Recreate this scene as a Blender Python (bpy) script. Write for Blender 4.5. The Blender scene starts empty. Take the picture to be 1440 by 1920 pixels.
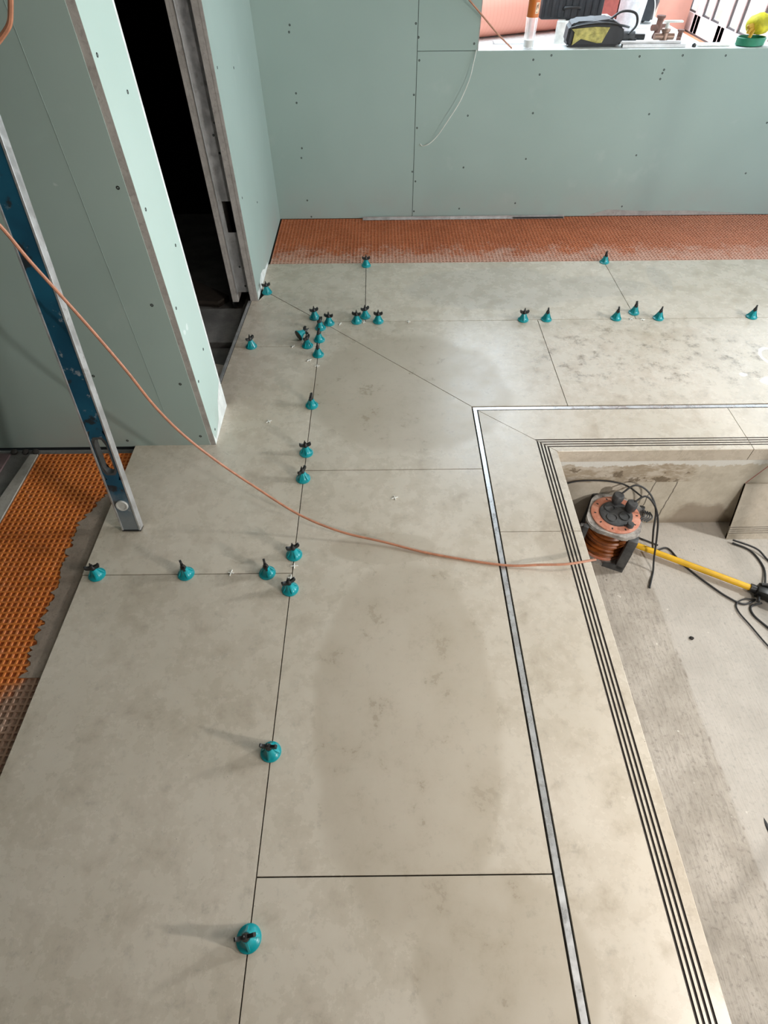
import bpy, bmesh, math, random
from mathutils import Vector, Matrix
random.seed(7)
D = bpy.data; S = bpy.context.scene; COL = S.collection
PI = math.pi
# ------------------------------------------------------------------ camera, light, exposure
yaw, pitch, roll, F = -0.00171113, 0.86466789, -0.00919104, 1044.756
cy_, sy_, cp_, sp_ = math.cos(yaw), math.sin(yaw), math.cos(pitch), math.sin(pitch)
fw = Vector((-sy_*cp_, cy_*cp_, -sp_)); rt = Vector((cy_, sy_, 0)); up = rt.cross(fw)
cr, sr = math.cos(roll), math.sin(roll)
r2 = cr*rt + sr*up; u2 = -sr*rt + cr*up
cam = D.objects.new('camera', D.cameras.new('camera')); COL.objects.link(cam)
M = Matrix((r2, u2, -fw)).transposed().to_4x4(); M.translation = Vector((0, 0, 1.34)); cam.matrix_world = M
cam.data.sensor_fit = 'HORIZONTAL'; cam.data.sensor_width = 36; cam.data.lens = F/1440*36
cam.data.clip_start = .02; cam.data.clip_end = 200
S.camera = cam
W = D.worlds.new('world'); S.world = W; W.use_nodes = True
bg = W.node_tree.nodes['Background']; bg.inputs[0].default_value = (.76, .89, 1, 1); bg.inputs[1].default_value = 5.6
S.view_settings.view_transform = 'Standard'; S.view_settings.look = 'None'
S.view_settings.exposure = 0.2; S.view_settings.gamma = 1; S.view_settings.use_curve_mapping = False

def area(name, loc, target, sx, sy, power, col):
    l = D.lights.new(name, 'AREA'); l.shape = 'RECTANGLE'; l.size = sx; l.size_y = sy; l.energy = power; l.color = col
    o = D.objects.new(name, l); COL.objects.link(o); o.location = loc
    o.rotation_euler = (Vector(target)-Vector(loc)).to_track_quat('-Z', 'Y').to_euler(); return o
area('daylight_side_window', (3.5, 1.85, 1.3), (0, 1.7, .4), 1.5, 1.3, 4, (.88, .95, 1))
area('work_lamp_pool', (1.3, -.12, .56), (-.5, 1.2, .60), .06, .06, 16.5, (1, .945, .89))
area('work_lamp_side', (2.45, 1.36, .95), (-.6, 1.40, .75), .12, .12, 25, (1, 1, .97))
area('fill_over_pool', (1.55, -.25, 1.65), (.15, .75, 0), .25, .25, 12, (1, .95, .90))  # added fill light, no lamp known above the pool

# ------------------------------------------------------------------ helpers
def tag(o, label=None, cat=None, group=None, kind=None):
    if label: o['label'] = label
    if cat: o['category'] = cat
    if group: o['group'] = group
    if kind: o['kind'] = kind
    return o
def obj(name, bm, mat, parent=None, smooth=False, loc=None):
    me = D.meshes.new(name)
    bmesh.ops.recalc_face_normals(bm, faces=bm.faces)
    bm.to_mesh(me); bm.free()
    for m in (mat if isinstance(mat, (list, tuple)) else [mat]): me.materials.append(m)
    if smooth:
        for p in me.polygons: p.use_smooth = True
        try: me.set_sharp_from_angle(angle=math.radians(38))
        except Exception: pass
    o = D.objects.new(name, me); COL.objects.link(o)
    if parent: o.parent = parent
    if loc: o.location = loc
    return o
def struct(name, bm, mat, parent=None, smooth=False):
    o = obj(name, bm, mat, parent, smooth)
    if not parent: o['kind'] = 'structure'
    return o
def empty(name, loc, label, cat, group=None, rz=0):
    o = D.objects.new(name, None); COL.objects.link(o); o.location = loc; o.rotation_euler = (0, 0, rz); o.empty_display_size = .05
    tag(o, label, cat, group); return o
def box(bm, x0, x1, y0, y1, z0, z1, bev=0, mi=0, mat=None):
    r = bmesh.ops.create_cube(bm, size=1)
    vs = r['verts']
    bmesh.ops.scale(bm, vec=(x1-x0, y1-y0, z1-z0), verts=vs)
    bmesh.ops.translate(bm, vec=((x0+x1)/2, (y0+y1)/2, (z0+z1)/2), verts=vs)
    fs = set(f for v in vs for f in v.link_faces)
    for f in fs: f.material_index = mi
    if bev:
        es = list(set(e for v in vs for e in v.link_edges))
        r = bmesh.ops.bevel(bm, geom=es, offset=bev, segments=2, affect='EDGES', profile=.5)
        vs = list(set(v for f in r['faces'] for v in f.verts) | set(v for v in vs if v.is_valid))
    if mat is not None: bmesh.ops.transform(bm, matrix=mat, verts=[v for v in vs if v.is_valid])
    return bm
def B(*a, **k):
    bm = bmesh.new(); return box(bm, *a, **k)
def lathe(bm, prof, seg=24, loc=(0, 0, 0), mat=None, mi=0):
    rings = []; vs = []
    for r, z in prof:
        if r < 1e-6: ring = [bm.verts.new((0, 0, z))]
        else: ring = [bm.verts.new((r*math.cos(2*PI*i/seg), r*math.sin(2*PI*i/seg), z)) for i in range(seg)]
        rings.append(ring); vs += ring
    for a, b in zip(rings, rings[1:]):
        for i in range(seg):
            q = [a[i % len(a)], a[(i+1) % len(a)], b[(i+1) % len(b)], b[i % len(b)]]
            q = list(dict.fromkeys(q))
            if len(q) > 2: bm.faces.new(q).material_index = mi
    for ring, f in ((rings[0], -1), (rings[-1], 1)):
        if len(ring) > 1: bm.faces.new(ring).material_index = mi
    if mat is None: mat = Matrix.Translation(loc)
    bmesh.ops.transform(bm, matrix=mat, verts=vs)
    return bm
def spline(pts, n=8):
    P = [Vector(p) for p in pts]; P = [2*P[0]-P[1]] + P + [2*P[-1]-P[-2]]; out = []
    for i in range(1, len(P)-2):
        for k in range(n):
            t = k/n; a, b, c, d = P[i-1:i+3]
            out.append(.5*((2*b)+(-a+c)*t+(2*a-5*b+4*c-d)*t*t+(-a+3*b-3*c+d)*t**3))
    out.append(P[-2]); return out
def tube(bm, pts, r, seg=8, n=8, smooth=True):
    P = spline(pts, n) if smooth and len(pts) > 2 else [Vector(p) for p in pts]
    prev = None; N = None
    for i, p in enumerate(P):
        t = (P[min(i+1, len(P)-1)]-P[max(i-1, 0)]).normalized()
        if N is None: N = t.orthogonal().normalized()
        N = (N - t*N.dot(t)).normalized(); Bn = t.cross(N)
        rr = r(i/(len(P)-1)) if callable(r) else r
        ring = [bm.verts.new(p+rr*(math.cos(2*PI*k/seg)*N+math.sin(2*PI*k/seg)*Bn)) for k in range(seg)]
        if prev:
            for k in range(seg): bm.faces.new((prev[k], prev[(k+1) % seg], ring[(k+1) % seg], ring[k]))
        else: bm.faces.new(ring)
        prev = ring
    bm.faces.new(prev); return bm
def prism(bm, poly, z0, z1, mi=0):
    a = [bm.verts.new((x, y, z0)) for x, y in poly]; b = [bm.verts.new((x, y, z1)) for x, y in poly]; n = len(poly)
    bm.faces.new(a).material_index = mi; bm.faces.new(b).material_index = mi
    for i in range(n): bm.faces.new((a[i], a[(i+1) % n], b[(i+1) % n], b[i])).material_index = mi
    return bm
def inset(poly, g):
    n = len(poly); ar = sum(poly[i][0]*poly[(i+1) % n][1]-poly[(i+1) % n][0]*poly[i][1] for i in range(n))
    if ar < 0: poly = poly[::-1]
    L = []
    for i in range(n):
        a, b = Vector(poly[i]), Vector(poly[(i+1) % n]); d = (b-a).normalized(); nn = Vector((-d.y, d.x)); L.append((a+nn*g, d))
    out = []
    for i in range(n):
        (p, d), (q, e) = L[i-1], L[i]; c = d.x*e.y-d.y*e.x
        t = ((q-p).x*e.y-(q-p).y*e.x)/c; out.append(tuple(p+d*t))
    return out

# ------------------------------------------------------------------ materials
class NT:
    def __init__(s, name):
        s.m = D.materials.new(name); s.m.use_nodes = True; s.t = s.m.node_tree; s.b = s.t.nodes['Principled BSDF']
        s.geo = s.t.nodes.new('ShaderNodeNewGeometry'); s.tc = s.t.nodes.new('ShaderNodeTexCoord')
    def n(s, typ, **k):
        x = s.t.nodes.new(typ)
        for a, v in k.items(): setattr(x, a, v)
        return x
    def set(s, sock, v):
        if v is None: return
        if isinstance(v, bpy.types.NodeSocket): s.t.links.new(v, sock)
        else:
            if hasattr(sock.default_value, '__len__') and len(sock.default_value) == 4 and len(v) == 3: v = (*v, 1)
            sock.default_value = v
    @property
    def pos(s): return s.geo.outputs['Position']
    def vec(s, v, scale): 
        x = s.n('ShaderNodeVectorMath', operation='MULTIPLY'); s.set(x.inputs[0], v); s.set(x.inputs[1], scale); return x.outputs[0]
    def noise(s, scale, detail=4, vec=None, rough=.55, dist=0):
        x = s.n('ShaderNodeTexNoise'); s.set(x.inputs['Vector'], vec or s.pos); x.inputs['Scale'].default_value = scale
        x.inputs['Detail'].default_value = detail; x.inputs['Roughness'].default_value = rough; x.inputs['Distortion'].default_value = dist
        return x.outputs['Fac']
    def mr(s, v, a, b, c=0., d=1., smooth=True):
        x = s.n('ShaderNodeMapRange', interpolation_type='SMOOTHSTEP' if smooth else 'LINEAR', clamp=True) if smooth else s.n('ShaderNodeMapRange')
        s.set(x.inputs[0], v)
        for i, q in enumerate((a, b, c, d)): s.set(x.inputs[i+1], q)
        return x.outputs[0]
    def mix(s, f, a, b, mode='MIX'):
        x = s.n('ShaderNodeMix', data_type='RGBA', blend_type=mode); s.set(x.inputs[0], f); s.set(x.inputs[6], a); s.set(x.inputs[7], b); return x.outputs[2]
    def ma(s, op, a, b=None, c=None):
        x = s.n('ShaderNodeMath', operation=op); s.set(x.inputs[0], a); s.set(x.inputs[1], b)
        if c is not None: s.set(x.inputs[2], c)
        return x.outputs[0]
    def xyz(s, v=None):
        x = s.n('ShaderNodeSeparateXYZ'); s.set(x.inputs[0], v or s.pos); return x.outputs
    def ell(s, cx, cy, rx, ry, soft=.25, wob=.35, nz=None):
        o = s.xyz(); dx = s.ma('DIVIDE', s.ma('SUBTRACT', o[0], cx), rx); dy = s.ma('DIVIDE', s.ma('SUBTRACT', o[1], cy), ry)
        d = s.ma('SQRT', s.ma('ADD', s.ma('MULTIPLY', dx, dx), s.ma('MULTIPLY', dy, dy)))
        if nz is not None: d = s.ma('ADD', d, s.ma('MULTIPLY', s.ma('SUBTRACT', nz, .5), wob*2))
        return s.mr(d, 1-soft, 1+soft, 1., 0.)
    def bump(s, h, strength=.3, dist=.002):
        x = s.n('ShaderNodeBump'); s.set(x.inputs['Height'], h); x.inputs['Strength'].default_value = strength; x.inputs['Distance'].default_value = dist
        s.t.links.new(x.outputs[0], s.b.inputs['Normal'])
    def done(s, col=None, rough=None, metal=None, **k):
        s.set(s.b.inputs['Base Color'], col); s.set(s.b.inputs['Roughness'], rough)
        if metal is not None: s.set(s.b.inputs['Metallic'], metal)
        for a, v in k.items(): s.set(s.b.inputs[a.replace('_', ' ')], v)
        return s.m
def plain(name, col, rough=.6, metal=0., var=.12, scale=30, bump=0, **k):
    t = NT(name); n = t.noise(scale, 4); c = t.mix(t.mr(n, .3, .7), tuple(v*(1-var) for v in col), tuple(min(1, v*(1+var)) for v in col))
    if bump: t.bump(t.noise(scale*4, 4), bump, .001)
    return t.done(c, rough, metal, **k)

def tile_mat():
    t = NT('stone_effect_porcelain')
    n1 = t.noise(2.6, 6, rough=.6); n2 = t.noise(11, 8, rough=.72, dist=.15); n3 = t.noise(30, 6, rough=.75); nl = t.noise(1.7, 2)
    c = t.mix(t.mr(n1, .3, .72), (.475, .412, .325), (.59, .522, .435))
    c = t.mix(t.mr(n2, .36, .68, 0, .5), c, (.60, .54, .45))
    c = t.mix(t.mr(n2, .32, .47, .45, 0), c, (.34, .28, .21))
    c = t.mix(t.mr(n3, .53, .72, 0, .46), c, (.30, .26, .21))
    sp = t.noise(150, 2); c = t.mix(t.ma('MULTIPLY', t.mr(sp, .73, .79), t.mr(nl, .42, .6)), c, (.12, .095, .07))
    # trodden dusty and damp patches, each with its own outline
    wob = t.noise(7, 3); p = None
    for e in ((.05, .52, .225, .44), (.10, 1.78, .40, .36), (.22, .02, .17, .16), (.0, 1.0, .16, .06)):
        q = t.ell(*e, soft=.07, wob=.16, nz=wob); p = q if p is None else t.ma('MAXIMUM', p, q)
    c = t.mix(t.ma('MULTIPLY', p, .36), c, (.33, .27, .19))
    p2 = None
    for e in ((1.02, 2.55, .26, .10), (.55, 2.55, .42, .2), (1.36, 2.62, .05, .13)):
        q = t.ell(*e, soft=.08, wob=.25, nz=wob); p2 = q if p2 is None else t.ma('MAXIMUM', p2, q)
    c = t.mix(t.ma('MULTIPLY', p2, .30), c, (.33, .31, .28))
    # dirty foot marks on the far right tiles
    d = t.ell(1.15, 1.98, .55, .26, soft=.4, wob=.3, nz=wob)
    c = t.mix(t.ma('MULTIPLY', d, t.mr(t.noise(15, 7, rough=.8), .50, .66, 0, .8)), c, (.15, .12, .085))
    d2 = t.ma('MAXIMUM', t.ell(.62, .15, .05, .16, soft=.4, wob=.5, nz=wob), t.ell(.52, 1.02, .05, .15, soft=.5, wob=.5, nz=wob))
    c = t.mix(t.ma('MULTIPLY', d2, .4), c, (.30, .24, .17))
    # chalk ring and chalk dab
    o = t.xyz(); dx = t.ma('SUBTRACT', o[0], 1.607); dy = t.ma('SUBTRACT', o[1], 1.962)
    rr = t.ma('ADD', t.ma('SQRT', t.ma('ADD', t.ma('MULTIPLY', dx, dx), t.ma('MULTIPLY', t.ma('MULTIPLY', dy, .72), t.ma('MULTIPLY', dy, .72)))), t.ma('MULTIPLY', t.noise(40, 3), .01))
    ring = t.mr(t.ma('ABSOLUTE', t.ma('SUBTRACT', rr, .048)), .003, .008, 1., 0.)
    dab = t.ell(1.437, 1.842, .014, .012, soft=.3, wob=.3, nz=t.noise(60, 2)); dab2 = t.ell(1.515, 1.80, .028, .022, soft=.3, wob=1.2, nz=t.noise(70, 2))
    c = t.mix(t.ma('MULTIPLY', t.ma('MAXIMUM', t.ma('MAXIMUM', ring, dab), dab2), .85), c, (.85, .85, .82))
    hsv = t.n('ShaderNodeHueSaturation'); t.set(hsv.inputs['Color'], c); t.set(hsv.inputs['Value'], t.mr(t.geo.outputs['Random Per Island'], 0, 1, .97, 1.05, False))
    ro = t.ma('ADD', t.mr(n2, .3, .7, .2, .34), t.ma('MULTIPLY', p, .06))
    t.bump(t.noise(60, 5), .06, .001)
    return t.done(hsv.outputs[0], ro, Specular_IOR_Level=.7)
def board_mat(name, a, b, low=True):
    t = NT(name); n = t.noise(1.4, 3); n2 = t.noise(7, 5)
    c = t.mix(t.mr(n, .3, .7), a, b); c = t.mix(t.mr(n2, .62, .78, 0, .12), c, (.62, .66, .62))
    if low:  # cement dust splashed on the bottom of the board
        z = t.xyz()[2]; c = t.mix(t.ma('MULTIPLY', t.mr(z, .0, .22, 1, 0), t.mr(n2, .35, .65, .10, .5)), c, (.36, .36, .33))
    sm = t.noise(11, 2); c = t.mix(t.mr(sm, .755, .775, 0, .5), c, (.75, .80, .78))
    t.bump(t.noise(300, 2), .04, .0005)
    return t.done(c, .82)
def mat_mat(name, mort):
    t = NT(name); n = t.noise(5, 5, rough=.65); nf = t.noise(60, 3)
    c = t.mix(t.mr(n, .3, .7), (.50, .135, .02) if mort == 'left' else (.40, .105, .03), (.66, .20, .035) if mort == 'left' else (.50, .145, .05)); c = t.mix(t.mr(nf, .5, .75, 0, .4), c, (.62, .25, .13))
    z = t.xyz()
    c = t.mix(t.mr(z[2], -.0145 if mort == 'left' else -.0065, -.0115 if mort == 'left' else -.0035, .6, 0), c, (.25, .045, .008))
    d = t.noise(9, 6, rough=.7)
    if mort == 'left':
        k = t.ma('ADD', z[1], t.ma('MULTIPLY', z[0], -1.6)); k = t.ma('ADD', k, t.ma('MULTIPLY', t.ma('SUBTRACT', t.noise(14, 4), .5), .30))
        m = t.mr(k, 2.05, 2.15, .88, 0); c = t.mix(m, c, (.235, .165, .12))
        c = t.mix(t.mr(d, .64, .74, 0, .6), c, (.50, .38, .30))
    else:
        k = t.ma('ADD', t.ma('ADD', z[1], t.ma('MULTIPLY', t.ma('SUBTRACT', d, .5), .5)), t.ma('MULTIPLY', t.ma('SUBTRACT', t.noise(70, 3), .5), .35)); c = t.mix(t.mr(k, 2.84, 3.02, .62, 0), c, (.60, .42, .34))
        c = t.mix(t.mr(z[0], .9, 2.2, 0, .35), c, (.62, .33, .24))
    return t.done(c, .55)
def concrete(name, a, b, sc=6, grain=.5, brush=False, rough=.85):
    t = NT(name); n = t.noise(sc, 6, rough=.65); nf = t.noise(90, 4, rough=.7)
    c = t.mix(t.mr(n, .3, .7), a, b); c = t.mix(t.mr(nf, .5, .75, 0, grain), c, tuple(v*.55 for v in a))
    if brush:
        z = t.xyz()
        br = t.noise(1, 4, vec=t.vec(t.pos, (150, 18, 1)), rough=.7)
        edge = t.mr(t.ma('ADD', z[0], t.ma('MULTIPLY', t.ma('SUBTRACT', t.noise(6, 3), .5), .03)), .985, 1.01, 0, 1)
        c = t.mix(t.ma('MULTIPLY', t.mr(br, .46, .68, 0, .34), t.mr(edge, 0, 1, 1, .25)), c, tuple(v*.45 for v in a))
        c = t.mix(t.mr(edge, 0, 1, 0, .40), c, (.58, .54, .49))
        ln = t.mr(t.ma('ABSOLUTE', t.ma('SUBTRACT', t.ma('ADD', z[0], t.ma('MULTIPLY', t.noise(5, 3), .02)), 1.008)), .001, .006, 1, 0)
        c = t.mix(t.ma('MULTIPLY', ln, t.mr(t.noise(25, 5), .55, .66, 0, .5)), c, (.16, .12, .09))
        c = t.mix(t.mr(t.noise(26, 3), .70, .76, 0, .8), c, (.70, .65, .57))
        c = t.mix(t.mr(t.noise(40, 2), .735, .77, 0, .8), c, (.10, .08, .06))
        t.bump(br, .5, .003)
    else: t.bump(nf, .4, .003)
    return t.done(c, rough)
def riser_mat():
    t = NT('rough_plaster_riser'); z = t.xyz(); n = t.noise(9, 6, rough=.7); nx = t.noise(1, 5, vec=t.vec(t.pos, (16, 1, 40)), rough=.7)
    c = t.mix(t.mr(n, .3, .7), (.52, .47, .38), (.66, .61, .51))
    e = t.ma('ADD', z[2], t.ma('MULTIPLY', t.ma('SUBTRACT', t.noise(14, 5, rough=.7), .5), .09))
    white = t.mr(e, -.098, -.092, 0, 1); c2 = t.mix(t.mr(nx, .4, .6), (.40, .33, .24), (.60, .54, .45))
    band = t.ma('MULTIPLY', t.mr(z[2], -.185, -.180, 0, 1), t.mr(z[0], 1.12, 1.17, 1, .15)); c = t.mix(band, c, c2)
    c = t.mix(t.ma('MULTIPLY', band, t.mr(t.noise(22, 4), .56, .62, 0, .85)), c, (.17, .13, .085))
    c = t.mix(white, c, (.74, .73, .68))
    # damp brown blotch low on the wall
    dx = t.ma('DIVIDE', t.ma('SUBTRACT', z[0], 1.27), .13); dz = t.ma('DIVIDE', t.ma('ADD', z[2], .40), .10)
    d = t.ma('ADD', t.ma('SQRT', t.ma('ADD', t.ma('MULTIPLY', dx, dx), t.ma('MULTIPLY', dz, dz))), t.ma('MULTIPLY', t.ma('SUBTRACT', t.noise(12, 5), .5), 1.1))
    c = t.mix(t.mr(d, .8, 1.1, .75, 0), c, (.31, .25, .19))
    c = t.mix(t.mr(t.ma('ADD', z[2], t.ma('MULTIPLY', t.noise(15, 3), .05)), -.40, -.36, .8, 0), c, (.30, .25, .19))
    shade = t.ma('MULTIPLY', t.mr(z[0], .60, .84, 1, 0), t.mr(t.ma('ADD', z[2], t.ma('MULTIPLY', n, .08)), -.09, -.13, 0, 1)); c = t.mix(t.ma('MULTIPLY', shade, .8), c, (.13, .10, .07))  # black shadow left of the reel painted into the plaster
    for x0 in (1.03, 1.115):
        ln = t.mr(t.ma('ABSOLUTE', t.ma('SUBTRACT', t.ma('ADD', z[0], t.ma('MULTIPLY', t.noise(14, 2), .02)), x0)), .001, .003, 1, 0)
        c = t.mix(t.ma('MULTIPLY', ln, t.mr(z[2], -.185, -.18, .9, 0)), c, (.10, .08, .06))
    rl = t.mr(t.ma('ABSOLUTE', t.ma('SUBTRACT', t.ma('ADD', t.ma('MULTIPLY', z[2], -.45), z[0]), 1.452)), .001, .0035, 1, 0)
    c = t.mix(t.ma('MULTIPLY', rl, t.ma('MULTIPLY', t.mr(z[2], -.20, -.19, 0, .9), t.mr(z[2], -.10, -.09, 1, 0))), c, (.35, .03, .03))
    t.bump(t.noise(30, 5), .6, .006)
    return t.done(c, .9)
def level_mat():
    t = NT('worn_blue_enamel'); n = t.noise(26, 5, rough=.7); z = t.xyz(t.tc.outputs['Object'])
    c = t.mix(t.mr(t.noise(8, 3), .3, .7), (.006, .065, .12), (.010, .105, .18))
    c = t.mix(t.mr(n, .62, .70, 0, .8), c, (.33, .36, .38)); c = t.mix(t.mr(t.noise(17, 4), .60, .66, 0, .9), c, (.02, .02, .02))
    k = t.ma('ADD', z[2], t.ma('MULTIPLY', t.ma('SUBTRACT', t.noise(20, 4), .5), .16)); c = t.mix(t.mr(k, .06, .17, .75, 0), c, (.33, .35, .36))
    return t.done(c, .4, t.mr(k, .06, .17, .5, .1))
def alu(name, a=.55, rough=.38):
    t = NT(name); n = t.noise(24, 5, rough=.7); c = t.mix(t.mr(n, .3, .7), (a*.8,)*3, (a*1.1,)*3)
    c = t.mix(t.mr(t.noise(45, 4), .6, .7, 0, .5), c, (.30, .28, .26)); return t.done(c, t.mr(n, .3, .7, rough, rough+.2), .75)

m_tile = tile_mat()
m_tileedge = plain('dark_sawn_groove', (.055, .042, .035), .8)
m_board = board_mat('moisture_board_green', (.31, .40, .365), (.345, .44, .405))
m_board_lit = board_mat('moisture_board_lit', (.43, .56, .51), (.48, .60, .555))  # brighter copy of the same board, the jamb's lit tone in its colour
m_core = concrete('gypsum_core', (.34, .315, .29), (.45, .42, .39), 20, .5)
m_white = plain('white_filler', (.72, .75, .73), .8)
m_mortar = concrete('tile_adhesive', (.20, .155, .12), (.30, .24, .19), 10, .5)
m_dark = plain('dark_gap', (.03, .026, .022), .9)
m_black = plain('unlit_room_black', (.006, .006, .006), .9)  # darkness of the unlit interior put into the surface colour
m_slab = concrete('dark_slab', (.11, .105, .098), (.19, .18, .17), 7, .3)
m_rubble = concrete('pale_rubble', (.45, .38, .32), (.62, .54, .47), 12, .4)
m_plaster = plain('ceiling_plaster', (.55, .55, .52), .9)
m_matl = mat_mat('orange_uncoupling_mat_side', 'left'); m_matb = mat_mat('orange_uncoupling_mat_rear', 'back')
m_pool = concrete('brushed_screed', (.355, .31, .255), (.485, .43, .365), 7, .7, True)
m_riser = riser_mat()
m_steel = alu('brushed_drain_steel', .62, .22); m_gal = alu('galvanised_stud', .50, .35); m_alu = alu('worn_aluminium', .60, .38)
m_blue = level_mat()
m_teal = plain('teal_plastic', (.002, .27, .30), .28, 0, .1, 40); m_knob = plain('black_plastic', (.012, .012, .012), .4)
m_wht = plain('white_plastic', (.78, .77, .72), .5); m_cu = plain('orange_cable_sheath', (.43, .185, .105), .5, 0, .15, 60)
m_cord = plain('black_rubber_cord', (.022, .022, .022), .55); m_yel = plain('yellow_paint', (.80, .46, .015), .45, 0, .15, 12)
m_blkp = concrete('dusty_black_plastic', (.035, .036, .038), (.085, .085, .085), 22, .2, rough=.5)
m_dusty = concrete('cement_dusted_plastic', (.12, .11, .10), (.48, .44, .40), 22, .3, rough=.7)
m_oring = concrete('dusty_orange_plastic', (.50, .15, .08), (.62, .30, .21), 26, .2, rough=.6)
m_coil = plain('orange_coiled_cable', (.24, .065, .012), .35, 0, .35, 25)
m_screw = plain('phosphate_screw', (.02, .025, .022), .6)

# ------------------------------------------------------------------ floor
XL, XA, XB, XC = -.873, -.2655, .3365, .607
YC, YD, YT, YM = 1.412, 1.660, 2.261, 2.813
def dg(x): return 2.261-(x-XA)*.9985           # mitre line
G = .0014; TH = -.012
tiles = [
 [(XL, -1.3), (XA, -1.3), (XA, .914), (XL, .914)],
 [(XL, .914), (XA, .914), (XA, 2.070), (-.6235, 2.070), (-.641, 1.683), (-.5895, 1.683), (-.589, 1.463), (XL, 1.463)],
 [(-.628, 2.070), (XA, 2.070), (XA, YT), (-.543, 2.53), (-.569, 2.452), (-.612, 2.452)],
 [(XA, YT), (-.072, YT), (-.075, YM), (-.566, YM), (-.568, 2.56), (-.543, 2.53)],
 [(-.072, YT), (1.137, YT), (1.137, YM), (-.075, YM)],
 [(1.137, YT), (2.346, YT), (2.346, YM), (1.137, YM)],
 [(2.346, YT), (3.6, YT), (3.6, YM), (2.346, YM)],
 [(XA, -1.03), (XB, -1.03), (XB, .172), (XA, .172)],
 [(XA, .172), (XB, .172), (XB, 1.330), (XA, 1.330)],
 [(XA, 1.330), (XB, 1.330), (XB, YD), (XA, YT)],
 [(XA, YT), (XB, YD), (.698, YD), (.697, YT)],
 [(.698, YD), (1.905, YD), (1.905, YT), (.697, YT)],
 [(1.905, YD), (3.6, YD), (3.6, YT), (1.905, YT)],
]
bm = bmesh.new()
for k, p in enumerate(tiles):
    q = p if len(p) > 5 else inset(p, G)
    if k == 1: q = [(XL, .914+G), (XA-G, .914+G), (XA-G, 2.070-G), (-.6235, 2.070-G), (-.641, 1.683), (-.592, 1.683), (-.5893, 1.463), (XL, 1.463)]
    if k == 2: q = [(-.6235, 2.070+G), (XA-G, 2.070+G), (XA-G, YT), (-.545, 2.528), (-.574, 2.452), (-.6055, 2.452)]
    if k == 3: q = [(XA+.001, YT+G), (-.072-G, YT+G), (-.075-G, YM), (-.5735, YM), (-.5735, 2.562), (-.543, 2.532)]
    prism(bm, q, TH, 0)
floor = struct('floor', bm, m_tile)
# grooved step-edge coping with turned-down lip
XD, YDd = .358, 1.636
def coping(bm, pts_in, pts_out, g0=(.757, .80, .844, .888)):
    # cross-section rows from drain side (0) to outer edge (1): top strips, sunk grooves, lip
    W_ = 1.0
    gw = .0112
    rows = []
    for g in g0: rows += [(g-gw, 0), (g-gw, -.0022), (g+gw, -.0022), (g+gw, 0)]
    prof = [(0, TH), (0, 0)] + rows + [(1, 0), (1, -.052), (.965, -.052), (.965, TH)]
    prof = [(0, TH), (0, 0)] + rows + [(.994, 0), (1, -.0015), (1, -.052), (.962, -.052), (.962, TH)]
    a = []; b = []
    for (t, z) in prof:
        a.append(bm.verts.new((pts_in[0][0]+(pts_out[0][0]-pts_in[0][0])*t, pts_in[0][1]+(pts_out[0][1]-pts_in[0][1])*t, z)))
        b.append(bm.verts.new((pts_in[1][0]+(pts_out[1][0]-pts_in[1][0])*t, pts_in[1][1]+(pts_out[1][1]-pts_in[1][1])*t, z)))
    n = len(prof)
    for i in range(n):
        j = (i+1) % n; f = bm.faces.new((a[i], a[j], b[j], b[i]))
        if 2 <= i < 2+len(rows)-1 and prof[i][1] < -.001 or (2 <= i < 2+len(rows) and prof[j][1] < -.001 and prof[j][1] > -.01): f.material_index = 1
    bm.faces.new(a); bm.faces.new(b)
g = .0012
bm = bmesh.new(); coping(bm, ((XD, -1.0), (XD, 1.058-g)), ((XC, -1.0), (XC, 1.058-g)))
coping(bm, ((XD, 1.058+g), (XD, YDd-.001)), ((XC, 1.058+g), (XC, YC-.001)))
coping(bm, ((XD+.002, YDd), (1.291-g, YDd)), ((XC+.002, YC), (1.291-g, YC)), (.735, .787, .839, .891))
coping(bm, ((1.291+g, YDd), (2.5-g, YDd)), ((1.291+g, YC), (2.5-g, YC)), (.735, .787, .839, .891))
coping(bm, ((2.5+g, YDd), (3.6, YDd)), ((2.5+g, YC), (3.6, YC)), (.735, .787, .839, .891))
cop = struct('trim_1', bm, [m_tile, m_tileedge])
# slab under the tiles and pool pit
bm = bmesh.new(); box(bm, -.8745, -.6405, -3, 1.682, -.6, TH-.0005); box(bm, -.6405, XC-.02, -3, 3.5, -.6, TH-.0005); box(bm, XC-.02, 3.6, 1.436, 3.5, -.6, TH-.0005)
struct('floor_2', bm, m_dark)
bm = bmesh.new(); box(bm, -3.2, -.875, -3, 1.462, -.6, -.0165)
struct('floor_3', bm, m_slab)
bm = B(XC-.02, 3.6, -3, 1.4365, -.6, -.425); struct('floor_4', bm, m_pool)
bm = bmesh.new(); box(bm, XC-.02, 3.6, 1.4365-.004, 1.437, -.425, -.0125)
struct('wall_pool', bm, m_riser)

# mitred steel channel drain
t = tag(empty('channel_drain', (.347, 0, 0), 'thin polished steel slot drain let into the tiles and turning the pool corner', 'drain'))
def L_run(bm, x0, x1, y0, y1, z0, z1):   # mitred L, x0<x1 on the long leg, y0<y1 on the far leg
    pts = [(x0-.347, -1.0), (x1-.347, -1.0), (x1-.347, y0), (3.2, y0), (3.2, y1), (x0-.347, y1)]
    return prism(bm, pts, z0, z1)
ax0, ax1 = .3405, .3535; ay0, ay1 = 1.6415, 1.6555
bm = L_run(bmesh.new(), ax0, ax1, ay0, ay1, -.009, -.0008); obj('cover_strip', bm, m_steel, t)
bm = L_run(bmesh.new(), .338, .3565, 1.638, 1.6590, -.0115, -.0095); obj('channel', bm, m_dark, t)

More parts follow.
